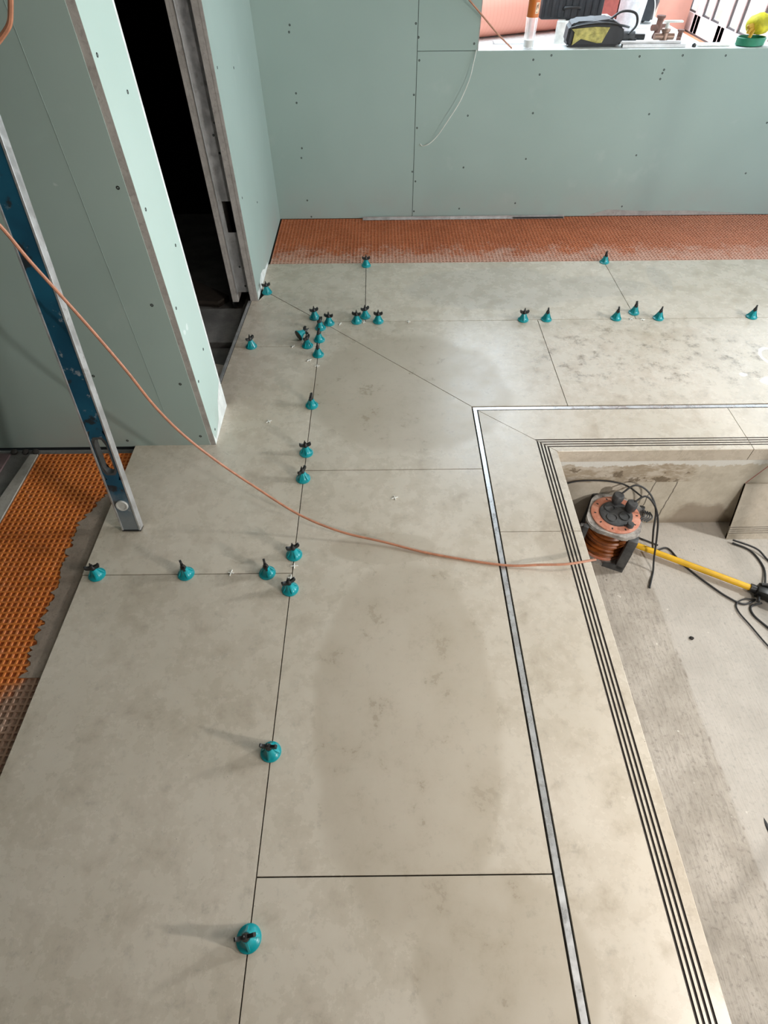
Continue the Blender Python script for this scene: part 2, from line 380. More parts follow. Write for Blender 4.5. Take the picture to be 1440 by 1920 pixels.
# ------------------------------------------------------------------ walls
def joints_wall(): pass
bm = bmesh.new(); g = .0013; XO = .467; ZS = .748; TOP = 2.6
box(bm, -.60, .183-g, 3.365, 3.378, 0, TOP)
box(bm, .183+g, XO, 3.365, 3.378, ZS+g, TOP)
box(bm, .183+g, 3.6, 3.365, 3.378, 0, ZS-.001)
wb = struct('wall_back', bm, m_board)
bm = bmesh.new(); box(bm, -.7, XO-.001, 3.3785, 3.463, -.02, TOP); box(bm, XO-.001, 3.6, 3.3785, 3.463, -.02, ZS-.012)
box(bm, XO, 3.6, 3.3655, 3.463, 2.25, TOP)
obj('core', bm, m_dark, wb)
bm = bmesh.new(); box(bm, -.7, 3.6, 3.4635, 3.4675, -.02, ZS-.013); box(bm, -.7, XO-.001, 3.4635, 3.4675, ZS-.013, TOP); obj('outer_render', bm, m_plaster, wb)
bm = B(XO, 3.6, 3.3655, 3.468, ZS-.0115, ZS, .002); struct('window_sill', bm, m_white, wb)
bm = B(XO-.0005, XO+.0035, 3.3645, 3.463, ZS, 2.25); obj('reveal', bm, m_core, wb)
bm = B(XO, 3.6, 3.478, 3.57, .60, ZS-.012); obj('rear_ledge', bm, m_white, wb)
scr = [(-.407,.847),(-.413,.822),(-.41,.59),(-.412,.551),(-.409,.353),(-.417,.308),(-.409,.097),(-.395,.010),(.173,.848),(.187,.799),(.194,.714),(.173,.579),(.194,.439),(.176,.237),(.195,.189),(.192,.034),(.449,.774),(.45,.49),(.739,.712),(.822,.728),(.781,.655),(.779,.498),(1.244,.721),(1.449,.723),(1.38,.669),(1.375,.633),(1.377,.656),(1.372,.489),(.782,.293),(1.369,.305),(1.998,.213),(1.655,.721),(1.993,.447),(.452,.255),(.763,.072),(1.374,.049),(.449,.046)]
sm = None
def screw(parent, loc, rot, name='screw'):
    global sm
    if sm is None:
        b_ = bmesh.new(); lathe(b_, [(.0006, -.0006), (.0014, -.0002), (.0044, .0007), (.0046, 0), (.0046, -.004)], 12)
        s = obj(name, b_, m_screw, parent, True); sm = s.data
    else:
        s = D.objects.new(name, sm); COL.objects.link(s); s.parent = parent
    s.location = loc; s.rotation_euler = rot; return s
for x, z in scr: screw(wb, (x, 3.3648, z), (PI/2, 0, 0))
# torn strip of tape / filler along the foot of the back wall
bm = bmesh.new(); P_ = [(1.12, .001), (1.18, .002), (1.30, .034), (1.38, .030), (1.49, .024), (1.76, .024), (1.95, .014), (2.12, .004), (2.2, .001)]
a = [bm.verts.new((x, 3.3625, z)) for x, z in P_]; b = [bm.verts.new((x, 3.3652, z)) for x, z in P_]
bm.faces.new(a); bm.faces.new(b)
for i in range(len(P_)): j = (i+1) % len(P_); bm.faces.new((a[i], a[j], b[j], b[i]))
obj('filler_patch', bm, m_core, wb)

# left wall stub with metal stud end
bm = bmesh.new(); box(bm, -.588, -.5755, 2.455, 3.365, -.004, TOP); 
wl = struct('wall_left', bm, m_board)  # darker board copy here, the stub's weaker light put into the colour
bm = bmesh.new(); box(bm, -.6115, -.588, 2.4535, 3.365, -.006, TOP); box(bm, -.5875, -.5762, 2.4528, 2.4549, -.003, TOP); obj('board_edge', bm, m_core, wl)
bm = bmesh.new(); box(bm, -.6955, -.683, 2.4535, 3.365, -.006, TOP); box(bm, -.6825, -.669, 2.4535, 3.365, -.006, TOP); obj('board_edge', bm, m_core, wl)
bm = bmesh.new()
box(bm, -.669, -.6117, 2.476, 2.478, .03, .300); box(bm, -.669, -.6117, 2.476, 2.478, .425, TOP)
box(bm, -.669, -.655, 2.476, 2.478, .30, .425)
box(bm, -.669, -.667, 2.4525, 2.52, .03, TOP); box(bm, -.6135, -.6117, 2.4555, 2.52, .03, TOP)
box(bm, -.669, -.6655, 2.4515, 2.4535, .44, TOP, .0005)
st = obj('stud', bm, m_gal, wl)
for x, z in ((-.632, .66), (-.618, .70), (-.622, .60), (-.636, .15), (-.628, .06), (-.616, .145)): screw(wl, (x, 2.4755, z), (PI/2, 0, 0))
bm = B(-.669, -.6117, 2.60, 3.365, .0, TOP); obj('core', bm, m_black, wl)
# bottom skim patch on the left wall
bm = bmesh.new(); P_ = [(2.46, .002), (2.455+.02, .03), (2.52, .024), (2.6, .055), (2.65, .05), (2.72, .022), (2.80, .018), (2.80, .001)]
a = [bm.verts.new((-.5755, y, z)) for y, z in P_]; b = [bm.verts.new((-.5738, y, z)) for y, z in P_]
bm.faces.new(a); bm.faces.new(b)
for i in range(len(P_)): j = (i+1) % len(P_); bm.faces.new((a[i], a[j], b[j], b[i]))
obj('filler_patch', bm, m_white, wl)
for y, z in ((2.781, .805), (2.511, .425), (2.80, .30), (2.50, .86)): screw(wl, (-.5753, y, z), (0, PI/2, 0))

# left front wall (faces the camera) with the doorway jamb on its right
bm = bmesh.new(); box(bm, -3.2, -.6085, 1.463, 1.4755, -.004, TOP)
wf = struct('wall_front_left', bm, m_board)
bm = bmesh.new(); box(bm, -.6085, -.5895, 1.4650, 1.4785, -.003, TOP); obj('board_edge', bm, m_core, wf)
bm = bmesh.new(); box(bm, -.6012, -.589, 1.4655, 1.668, -.002, TOP)
obj('jamb_board', bm, m_board_lit, wf)
bm = bmesh.new(); box(bm, -.6012, -.5888, 1.668, 1.681, -.002, TOP, .002)
P_ = [(1.466, .001), (1.466, .05), (1.48, .012), (1.56, .035), (1.60, .085), (1.665, .12), (1.68, .10), (1.68, .001)]
a = [bm.verts.new((-.5891, y, z)) for y, z in P_]; b = [bm.verts.new((-.5882, y, z)) for y, z in P_]
bm.faces.new(a); bm.faces.new(b)
for i in range(len(P_)): j = (i+1) % len(P_); bm.faces.new((a[i], a[j], b[j], b[i]))
obj('corner_filler', bm, m_white, wf)
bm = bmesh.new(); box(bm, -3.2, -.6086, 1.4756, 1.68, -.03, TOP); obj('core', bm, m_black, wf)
bm = bmesh.new(); box(bm, -.7265, -.7250, 1.4622, 1.4631, .15, TOP); obj('board_joint', bm, plain('pencil_line', (.26, .33, .30), .9), wf)
for x, z in ((-.628, .832), (-.644, .53), (-.903, .295), (-.641, .261), (-.893, .024), (-.633, .041)): screw(wf, (x, 1.4628, z), (PI/2, 0, 0))
for y, z in ((1.489, 1.077), (1.601, .989), (1.626, .623), (1.491, .772), (1.488, .506), (1.607, .293), (1.484, .255), (1.497, .042)): screw(wf, (-.5887, y, z), (0, PI/2, 0))

# dark room behind the doorway
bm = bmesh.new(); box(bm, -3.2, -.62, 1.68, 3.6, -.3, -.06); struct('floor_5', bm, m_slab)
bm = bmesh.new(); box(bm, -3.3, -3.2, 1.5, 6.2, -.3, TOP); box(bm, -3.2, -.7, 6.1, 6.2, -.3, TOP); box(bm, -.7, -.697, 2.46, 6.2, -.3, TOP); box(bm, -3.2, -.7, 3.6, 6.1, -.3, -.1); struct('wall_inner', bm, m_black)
bm = bmesh.new(); box(bm, -1.25, -.640, 2.155, 2.44, -.06, -.030, .004, mat=None)
tag(obj('stone_slab', bm, m_slab), 'dark grey slab lying on the floor just inside the dark doorway', 'slab')
bm = bmesh.new(); prism(bm, [(-.99, 1.87), (-.645, 1.84), (-.645, 1.99), (-.80, 2.035), (-.97, 2.03)], -.059, -.038)
tag(obj('mortar_rubble', bm, m_rubble), 'pale broken mortar piece on the floor in the near side of the doorway', 'rubble')
bm = bmesh.new(); prism(bm, [(-.86, 1.70), (-.65, 1.70), (-.65, 1.80), (-.84, 1.82)], -.059, -.042)
tag(obj('mortar_rubble', bm, m_rubble), 'small pale mortar lump behind the jamb, nearest in the doorway', 'rubble')
bm = bmesh.new(); prism(bm, [(-1.6, 2.62), (-.78, 2.50), (-.74, 2.56), (-1.3, 3.0)], -.059, -.030)
tag(obj('plank', bm, plain('old_board', (.045, .034, .026), .9)), 'dim brown board lying deep inside the dark doorway', 'board')
t = empty('threshold_profile', (-.63, 2.0, 0), 'thin metal edging strip along the tile edge in the doorway', 'trim strip')
def eL(y): return -.607-.0452*(2.42-y)+.63
bm = prism(bmesh.new(), [(eL(1.69)-.0155, -.31), (eL(1.69)-.004, -.31), (eL(2.45)-.004, .45), (eL(2.45)-.0155, .45)], -.058, .0012); obj('strip', bm, m_alu, t)
bm = prism(bmesh.new(), [(eL(1.69)-.0036, -.31), (eL(1.69)-.0006, -.31), (eL(2.45)-.0006, .45), (eL(2.45)-.0036, .45)], -.011, -.001); obj('gap_line', bm, m_dark, t)

# rest of the room (behind and beside the camera)
WX = 3.6
bm = bmesh.new(); box(bm, -3.2, WX, -3.1, -3.0, -.6, TOP); struct('wall_rear', bm, m_core)
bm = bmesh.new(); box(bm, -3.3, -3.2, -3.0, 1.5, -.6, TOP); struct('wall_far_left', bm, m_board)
bm = bmesh.new(); box(bm, WX, WX+.12, -3.0, 3.5, -.6, .25); box(bm, WX, WX+.12, -3.0, 3.5, 2.1, TOP)
for y, y1 in ((-3.0, 1.1), (2.6, 3.5)): box(bm, WX, WX+.12, y, y1, .25, 2.1)
struct('wall_right', bm, m_plaster)
bm = bmesh.new(); box(bm, -3.3, WX+.12, -3.1, 3.5, TOP, TOP+.1); box(bm, -3.3, -.6, 3.5, 6.2, TOP, TOP+.1); struct('ceiling', bm, m_plaster)

# ------------------------------------------------------------------ orange uncoupling mats (pitted grid)
def waffle(x0, x1, y0, y1, z, p, depth=.0045, edge=None):
    bm = bmesh.new(); nx = int((x1-x0)/p); ny = int((y1-y0)/p); px = (x1-x0)/nx; py = (y1-y0)/ny
    xs = []; ys = []
    for i in range(nx): xs += [x0+i*px, x0+i*px+px*.26, x0+i*px+px*.26+px*.10, x0+(i+1)*px-px*.10]
    xs.append(x1)
    for j in range(ny): ys += [y0+j*py, y0+j*py+py*.26, y0+j*py+py*.36, y0+(j+1)*py-py*.10]
    ys.append(y1)
    V = {}
    for i, x in enumerate(xs):
        for j, y in enumerate(ys):
            low = (i % 4 in (2, 3)) and (j % 4 in (2, 3)) and i < len(xs)-1 and j < len(ys)-1
            V[i, j] = bm.verts.new((x, y, z-(depth if low else 0)))
    for i in range(len(xs)-1):
        for j in range(len(ys)-1):
            if edge and not edge((xs[i]+xs[i+1])/2, (ys[j]+ys[j+1])/2): continue
            bm.faces.new((V[i, j], V[i+1, j], V[i+1, j+1], V[i, j+1]))
    bmesh.ops.delete(bm, geom=[v for v in bm.verts if not v.link_faces], context='VERTS')
    r = bmesh.ops.extrude_face_region(bm, geom=[f for f in bm.faces])   # give it thickness below
    vs = [v for v in r['geom'] if isinstance(v, bmesh.types.BMVert)]
    for v in vs: v.co.z = z-depth-.0012
    return bm
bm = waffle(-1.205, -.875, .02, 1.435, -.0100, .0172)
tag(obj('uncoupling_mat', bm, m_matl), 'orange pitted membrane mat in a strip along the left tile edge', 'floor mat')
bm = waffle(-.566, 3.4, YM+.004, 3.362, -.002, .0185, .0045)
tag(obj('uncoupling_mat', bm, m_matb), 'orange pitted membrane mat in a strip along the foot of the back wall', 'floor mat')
# mortar smear hiding the mat edge, jagged outline
random.seed(3)
pts = [(-.8745, .62), (-.8745, 1.43)]; y = 1.33; left = []
while y > .60:
    base = -.905 if y > 1.17 else (-.945+ (1.17-y)*.02)
    base = -.885-.075*min(1, max(0, (1.32-y)/.22)) if y > 1.05 else -.955+.03*((1.05-y)/.45)
    left.append((min(base+random.uniform(-.012, .010), -.878), y)); y -= .0085
bm = bmesh.new(); rows = []
for x, y in left: rows.append([bm.verts.new(p) for p in ((x, y, -.0099), (x+.002, y, -.0078), (-.8745, y, -.0078), (-.8745, y, -.0099))])
for a_, b_ in zip(rows, rows[1:]):
    for k in range(4): bm.faces.new((a_[k], a_[(k+1) % 4], b_[(k+1) % 4], b_[k]))
bm.faces.new(rows[0]); bm.faces.new(rows[-1])
tag(obj('mortar_smear', bm, m_mortar), 'grey brown adhesive smeared over the mat beside the left tile edge', 'mortar', kind=None)
# left-most strips beyond the mat
bm = bmesh.new(); prism(bm, [(-1.30, .6), (-1.208, .6), (-1.208, 1.43), (-1.235, 1.43)], -.0162, -.006)
tag(obj('levelling_strip', bm, concrete('grey_leveller', (.25, .23, .20), (.42, .39, .35), 8, .3)), 'grey band of levelling screed left of the side mat', 'screed')
bm = bmesh.new(); box(bm, -2.2, -1.31, .4, 1.44, -.0162, -.010)
tag(obj('floorboard_panel', bm, plain('dull_purple_board', (.115, .075, .075), .8, 0, .3, 9)), 'dull brownish purple floor board in the far left corner under the wall', 'floor board')
for k, x in enumerate((-1.30, -1.26, -1.225)):
    bm = lathe(bmesh.new(), [(0, 0), (.010, .002), (.012, .008), (.006, .014), (0, .015)], 9)
    tag(obj('mortar_crumb', bm, m_dark, None, True, (x, 1.448, -.0163)), 'dark mortar crumb under the bottom edge of the left wall', 'crumb', 'dark crumbs under the left wall')

# ------------------------------------------------------------------ spirit level
d = Vector((.00644, .2, 1)).normalized()
t = empty('spirit_level', (-.774, 1.0845, .001), 'long dusty blue and silver spirit level leaning on the left green wall', 'level')
xax = Vector((1, 0, 0)); xax = (xax-d*xax.dot(d)).normalized(); yax = d.cross(xax)
t.rotation_euler = Matrix((xax, yax, d)).transposed().to_euler()
Lh = 1.80; w = .029; dp = .0125
bm = bmesh.new(); box(bm, -w, -w+.0055, -dp, dp, .004, Lh, .0008); obj('rail', bm, m_alu, t)
bm = bmesh.new(); box(bm, w-.0055, w, -dp, dp, .004, Lh, .0008); obj('rail', bm, m_alu, t)
bm = bmesh.new()
def ring_plate(bm, hx, z0, z1, rx, zc, hz, y0, y1, n=32):
    inner = []; outer = []
    for k in range(n):
        a = 2*PI*k/n; c, s = math.cos(a), math.sin(a)
        ix = rx*c; iz = zc+rx*s+(hz-rx)*(1 if s > 0 else -1)*(1 if abs(s) > 1e-6 else 0)
        inner.append((ix, iz))
        m = max(abs(c)/hx, abs(s)/((z1-z0)/2)); outer.append((c/m, (z0+z1)/2+s/m))
    V = [[bm.verts.new((x, y, z)) for x, z in ring] for ring in (inner, outer) for y in (y0, y1)]
    i0, i1, o0, o1 = V
    for k in range(n):
        j = (k+1) % n
        bm.faces.new((i0[k], i0[j], o0[j], o0[k])); bm.faces.new((i1[k], i1[j], o1[j], o1[k])); bm.faces.new((i0[k], i0[j], i1[j], i1[k]))
hx = w-.0052
ring_plate(bm, hx, .19, .35, .0165, .27, .058, -dp+.002, dp-.002)
box(bm, -hx, hx, -dp+.002, dp-.002, .004, .19); box(bm, -hx, hx, -dp+.002, dp-.002, .35, Lh)
obj('web', bm, m_blue, t)
bm = bmesh.new(); ring_plate(bm, .0205, .208, .332, .0155, .27, .056, -dp+.0008, dp-.0008)
for v in bm.verts:   # rounded rubber grip
    pass
obj('hand_grip', bm, m_blkp, t)
bm = lathe(bmesh.new(), [(.0, -.0145), (.012, -.0145), (.0125, -.0165), (.017, -.0165), (.0175, -.0145), (.0175, .012), (0, .012)], 28, mat=Matrix.Rotation(0, 4, 'X'))
bmesh.ops.transform(bm, matrix=Matrix.Translation((0, 0, .10)) @ Matrix.Rotation(PI/2, 4, 'X') @ Matrix.Scale(-1, 4, (0, 0, 1)), verts=bm.verts)
v = obj('vial', bm, plain('dusty_white_vial', (.55, .55, .52), .4), t, True)
bm = B(-w, w, -dp, dp, 0, .005, .001); obj('end_cap', bm, m_knob, t)

# ------------------------------------------------------------------ tile levelling caps
def make_cap():
    r = D.objects.new('tile_leveller', None); COL.objects.link(r); r.empty_display_size = .03
    bm = bmesh.new()
    lathe(bm, [(.0235, .0), (.0242, .0022), (.0236, .0042), (.0185, .0062), (.0150, .0100), (.0118, .018), (.0095, .029), (.0085, .032), (0, .032)], 28)
    bb = lathe(bmesh.new(), [(0, -.0004), (.0222, -.0004), (.0222, .0002), (0, .0002)], 28); obj('base_pad', bb, m_knob, r, True)
    for a in (0, PI/2):      # raised ribs on the cone
        vs = [(-.0215, .0055), (.0215, .0055), (.0125, .023), (.009, .032), (-.009, .032), (-.0125, .023)]
        c, s = math.cos(a), math.sin(a); th = .0022
        A = [bm.verts.new((x*c+th*s, x*s-th*c, z)) for x, z in vs]; Bv = [bm.verts.new((x*c-th*s, x*s+th*c, z)) for x, z in vs]
        bm.faces.new(A); bm.faces.new(Bv)
        for i in range(6): bm.faces.new((A[i], A[(i+1) % 6], Bv[(i+1) % 6], Bv[i]))
    obj('cone', bm, m_teal, r, True)
    bm = bmesh.new(); lathe(bm, [(.0072, .031), (.0078, .034), (.0072, .040), (.0045, .044), (.0045, .049), (0, .050)], 14)
    for s in (-1, 1):
        prof = [(.004, .031), (.013, .0325), (.0185, .036), (.0205, .042), (.0195, .047), (.0165, .0485), (.0125, .045), (.004, .043)]
        A = [bm.verts.new((s*x, -.0032, z)) for x, z in prof]; Bv = [bm.verts.new((s*x, .0032, z)) for x, z in prof]
        bm.faces.new(A); bm.faces.new(Bv)
        for i in range(8): bm.faces.new((A[i], A[(i+1) % 8], Bv[(i+1) % 8], Bv[i]))
    obj('wing_nut', bm, m_knob, r, True)
    bm = lathe(bmesh.new(), [(.0022, .045), (.0022, .057), (.0012, .058), (0, .058)], 10); obj('threaded_pin', bm, m_knob, r, True)
    return r
cap0 = make_cap(); first = [True]
GC = 'teal levelling caps screwed onto the tile joints'
caps = [
 (-.074, 2.785, 5, 0, 'teal cap at the orange mat edge, left one of the two there'),
 (1.137, 2.797, 80, 0, 'teal cap beside the orange mat at the far end of the slanting right joint'),
 (-.543, 2.524, 20, 0, 'teal cap at the corner of the left wall end, where the mitre joint starts'),
 (-.300, 2.295, 25, 0, 'teal cap on the mitre joint, upper left of the crowded corner cluster'),
 (-.232, 2.246, -8, 0, 'teal cap with wide black wings just right of the corner cluster'),
 (-.268, 2.208, 70, 0, 'teal cap at the meeting of mitre and long joint, topmost of the column of three'),
 (-.342, 2.115, 0, 1, 'teal cap tipped over on its side left of the corner cluster'),
 (-.314, 2.072, 60, 0, 'teal cap leaning dark wings left, in front of the tipped cap'),
 (-.267, 2.115, 85, 0, 'teal cap in the middle of the column of three at the corner cluster'),
 (-.264, 2.005, 95, 0, 'teal cap lowest of the corner cluster column, above the white spacer'),
 (-.552, 2.072, 50, 0, 'teal cap standing alone by the dark doorway threshold'),
 (-.110, 2.258, -12, 0, 'teal cap left of the pair of joints below the short far joint'),
 (-.073, 2.300, 30, 0, 'teal cap at the near end of the short far joint, behind its two neighbours'),
 (-.014, 2.258, 0, 0, 'teal cap right of the short far joint, the third of its trio'),
 (.632, 2.260, 0, 0, 'teal cap with wings spread, left of the inner slanting joint on the far seam'),
 (.736, 2.262, 75, 0, 'teal cap just right of the inner slanting joint on the far seam'),
 (1.047, 2.264, 70, 0, 'teal cap left of the slanting joint at right on the far seam'),
 (1.141, 2.310, 75, 0, 'teal cap on the near end of the slanting right joint, above the far seam'),
 (1.236, 2.262, 60, 0, 'teal cap right of the slanting joint at right on the far seam'),
 (1.654, 2.266, 55, 0, 'teal cap on the far seam nearest the right picture edge'),
 (-.2655, 1.674, 85, 0, 'teal cap alone on the long joint just before the corner cluster'),
 (-.2655, 1.415, 12, 0, 'teal cap with broad wings, rear one of the mid pair on the long joint'),
 (-.2655, 1.291, 60, 0, 'teal cap on the long joint, front one of the mid pair'),
 (-.2655, .978, 25, 0, 'teal cap on the long joint just beyond the left cross joint'),
 (-.337, .914, 110, 0, 'teal cap on the left cross joint, nearest the long joint'),
 (-.2655, .858, 28, 0, 'teal cap on the long joint just before the left cross joint'),
 (-.572, .914, 120, 0, 'teal cap in the middle of the left cross joint'),
 (-.829, .914, 20, 0, 'teal cap on the left cross joint beside the orange mat'),
 (-.2655, .416, 175, 0, 'teal cap alone on the long joint in the near floor, second from the bottom'),
 (-.2655, .073, 12, 0, 'teal cap nearest the camera at the bottom of the long joint'),
]
for x, y, a, tip, lab in caps:
    if first[0]: r = cap0; first[0] = False
    else:
        r = cap0.copy(); COL.objects.link(r)
        for ch in cap0.children:
            c = ch.copy(); COL.objects.link(c); c.parent = r
    r.location = (x, y, 0.0002); r.rotation_euler = (0, 0, math.radians(a)); tag(r, lab, 'tile leveller', GC)
    if tip: r.rotation_euler = (0, math.radians(78), math.radians(42)); r.location = (x-.012, y, .0235)

# small white cross spacers
def make_spacer():
    bm = bmesh.new(); box(bm, -.011, .011, -.0014, .0014, 0, .003, .0006); box(bm, -.0014, .0014, -.009, .009, 0, .003, .0006); return obj('tile_spacer', bm, m_wht)
sp0 = None
for k, (x, y, a, lab) in enumerate([
 (-.183, 2.240, 70, 'small white spacer on the far seam right of the corner cluster'),
 (-.078, 2.253, 80, 'small white spacer between the two caps under the short far joint'),
 (.121, 2.252, 85, 'small white spacer alone on the far seam right of the trio of caps'),
 (-.375, 2.069, 60, 'small white spacer left of the tipped cap on the threshold joint'),
 (-.299, 1.967, 35, 'small white spacer lying lower left of the corner cluster'),
 (-.263, 1.926, 10, 'white spacer crossing the long joint below the corner cluster'),
 (-.417, 1.584, 30, 'broken white spacer lying alone on the tile right of the left wall corner'),
 (.037, 1.201, 20, 'white spacer lying alone in the middle of the centre tile'),
 (-.443, .916, 80, 'white spacer standing in the left cross joint between two caps'),
 (-.262, .938, 5, 'white spacer across the long joint just beyond the left cross joint'),
 (-.268, .897, 85, 'white spacer where the left cross joint meets the long joint'),
 (1.112, 2.256, 40, 'white spacer below the cap at the near end of the slanting right joint'),
 (1.163, 2.250, 10, 'dusty white spacer between two caps on the far seam at right')]):
    if sp0 is None: s = sp0 = make_spacer()
    else: s = sp0.copy(); COL.objects.link(s)
    s.location = (x, y, .0003); s.rotation_euler = (0, 0, math.radians(a)); tag(s, lab, 'tile spacer', 'white plastic tile spacers left on the tiles')

# ------------------------------------------------------------------ cables on the floor and walls
bm = tube(bmesh.new(), [(-.43, 1.0, 1.36), (-.485, 1.0, 1.225), (-.523, 1.0, 1.181), (-.64, 1.0, 1.12), (-.77, 1.04, 1.03), (-.765, 1.085, .955), (-.728, 1.105, .905), (-.701, 1.11, .822), (-.672, 1.115, .740), (-.638, 1.117, .648), (-.603, 1.115, .553), (-.575, 1.12, .45), (-.535, 1.13, .345), (-.47, 1.135, .24), (-.385, 1.125, .150), (-.256, 1.085, .062), (-.13, 1.045, .026), (.001, 1.016, .010), (.14, .975, .0045), (.343, .932, .0045), (.45, .925, .013), (.53, .922, .020), (.612, .934, .024)], .0036, 8, 10)
tag(obj('orange_cable', bm, m_cu, None, True), 'long orange cable hanging past the level and trailing over the tiles to the pool edge', 'cable')
bm = tube(bmesh.new(), [(.34, 3.33, .985), (.408, 3.34, .928), (.474, 3.35, .874), (.558, 3.362, .806), (.632, 3.385, .7525)], .0035, 8, 6)
tag(obj('orange_cable', bm, m_cu, None, True), 'orange cable hanging into the wall opening and ending on its sill', 'cable')
bm = tube(bmesh.new(), [(.462, 3.361, .752), (.452, 3.352, .70), (.439, 3.346, .641), (.401, 3.340, .555), (.349, 3.340, .477), (.299, 3.345, .408), (.263, 3.352, .374), (.238, 3.358, .362), (.222, 3.361, .360), (.214, 3.3615, .369)], .0019, 6, 6)
tag(obj('white_wire', bm, m_wht, None, True), 'thin white wire hanging in a curve down the back wall from the opening corner', 'wire')
# aluminium profile at foot of the back wall
t = empty('edging_profile', (-.10, 3.345, 0), 'long thin metal profile lying at the foot of the back wall on the orange mat', 'metal profile')
bm = bmesh.new(); box(bm, 0, 1.15, 0, .0015, .0, .014); box(bm, 0, 1.15, -.011, 0, .0, .0015); obj('angle_strip', bm, m_alu, t)
bm = B(.86, 1.145, -.012, -.0025, .0016, .006); obj('dark_insert', bm, m_dark, t)

# ------------------------------------------------------------------ pool pit things
# leaning step tile
t = empty('step_tile', (1.361, 1.343, -.425), 'grooved stone step tile leaning upside down on the pool wall at right', 'tile')
ang = math.atan2(.082, .235)
Rm = Matrix.Rotation(-ang, 4, 'X')
def tb(*a, **k):
    bm = bmesh.new(); box(bm, *a, **k); bmesh.ops.transform(bm, matrix=Rm, verts=bm.verts); return bm
bm = bmesh.new(); zz = [0, .028, .031, .037, .040, .046, .049, .055, .058, .248]
for k in range(0, len(zz), 2): box(bm, 0, .6, 0, .010, zz[k], zz[k+1])
box(bm, 0, .6, .0022, .0098, .001, .247)
bmesh.ops.transform(bm, matrix=Rm, verts=bm.verts); obj('panel', bm, m_tile, t)
obj('groove_fill', tb(.0005, .5995, .0018, .0024, .0285, .0575), m_tileedge, t)
# cable reel
cx, cyy = .856, 1.318
t = empty('cable_reel', (cx, cyy, -.425), 'dusty black cable reel with orange ring and sockets under the tile edge in the pool', 'cable reel', rz=math.radians(-25)); t.scale = (1.03, 1.03, 1)
def rplate(bm, hx, hy, r, z0, z1):
    P = []
    for sx, sy, a0 in ((1, 1, 0), (-1, 1, 90), (-1, -1, 180), (1, -1, 270)):
        for k in range(7):
            a = math.radians(a0+15*k); P.append((sx*(hx-r)+r*math.cos(a), sy*(hy-r)+r*math.sin(a)))
    return prism(bm, P, z0, z1)
HT = .188
bm = rplate(bmesh.new(), .093, .093, .05, HT-.018, HT); bmesh.ops.bevel(bm, geom=[e for e in bm.edges if abs(e.verts[0].co.z-e.verts[1].co.z) < 1e-6], offset=.003, segments=2, affect='EDGES'); obj('top_plate', bm, m_dusty, t, True)
bm = rplate(bmesh.new(), .093, .093, .03, 0, .016); obj('bottom_plate', bm, m_dusty, t, True)
for (x0, x1, y0, y1) in ((.062, .094, -.094, -.062), (-.094, -.074, -.094, -.074), (.074, .094, .074, .094), (-.094, -.074, .074, .094)):
    bm = B(x0, x1, y0, y1, .010, HT-.006, .004); obj('corner_post', bm, m_blkp, t, True)
bm = bmesh.new(); prism(bm, [(.02, -.094), (.094, -.094), (.094, -.06), (.085, -.085)], .0, .03); prism(bm, [(.094, -.094), (.094, .01), (.086, -.04), (.085, -.085)], .0, .12); obj('foot_bracket', bm, m_blkp, t)
bm = lathe(bmesh.new(), [(.0, HT), (.086, HT), (.086, HT+.004), (.082, HT+.006), (.0, HT+.006)], 40); obj('orange_ring', bm, m_oring, t, True)
bm = lathe(bmesh.new(), [(0, HT+.0055), (.058, HT+.0055), (.057, HT+.010), (.053, HT+.011), (0, HT+.011)], 36); so = obj('socket_panel', bm, m_blkp, t, True)
for k in range(3):
    a = math.radians(150+100*k); bm = lathe(bmesh.new(), [(.0185, 0), (.0185, .004), (.0165, .004), (.0165, .001), (0, .001)], 20); obj('socket', bm, m_blkp, so, True, (.030*math.cos(a), .030*math.sin(a), HT+.0108))
for k in range(10):
    a = math.radians(18+36*k); bm = B(-.004, .004, -.0025, .0025, 0, .0006); h = obj('ring_slot', bm, m_dark, t, False, (.0725*math.cos(a), .0725*math.sin(a), HT+.0058)); h.rotation_euler = (0, 0, a)
bm = lathe(bmesh.new(), [(.045, .016), (.045, HT-.018)], 28); obj('drum', bm, m_coil, t, True)
bm = bmesh.new()
for k in range(8):
    z = .032+k*.0165; rr = .073+.005*math.sin(k*1.7)
    ring = [(rr*math.cos(a*PI/12), rr*math.sin(a*PI/12), z+.003*math.sin(a*.7+k)) for a in range(25)]; tube(bm, ring, .0088, 7, 1)
obj('wound_cable', bm, m_coil, t, True)
bm = lathe(bmesh.new(), [(.080, .026), (.083, .018), (.083, .026), (.080, .03)], 30); obj('lower_flange', bm, m_oring, t, True)
# plugs seated in the reel
def plug(name_, loc, rz, lab, cord):
    r = empty('power_cord', loc, lab, 'power cord', 'black power cords in the pool'); r.rotation_euler = (0, 0, rz)
    bm = lathe(bmesh.new(), [(.015, 0), (.0185, .006), (.0205, .020), (.0195, .036), (.016, .040), (0, .041)], 20); obj('plug', bm, m_blkp, r, True)
    R_ = Matrix.Rotation(-rz, 3, 'Z')
    bm = tube(bmesh.new(), [R_ @ (Vector(p)-Vector(loc)) for p in cord], .0036, 8, 8); obj('cord', bm, m_cord, r, True); return r
zt = -.425+HT+.0152
plug('a', (cx+.012, cyy+.052, zt), 0, 'black cord from the rear plug on the cable reel, running under the yellow pole', [(cx+.012, cyy+.052, zt+.034), (.93, 1.40, -.165), (.985, 1.385, -.19), (1.015, 1.345, -.24), (1.02, 1.30, -.32), (1.05, 1.285, -.41), (1.111, 1.300, -.4205), (1.135, 1.245, -.4205), (1.14, 1.228, -.4205), (1.175, 1.175, -.4205), (1.213, 1.125, -.4205), (1.253, 1.078, -.4205), (1.300, 1.045, -.4205), (1.35, 1.06, -.4205)])
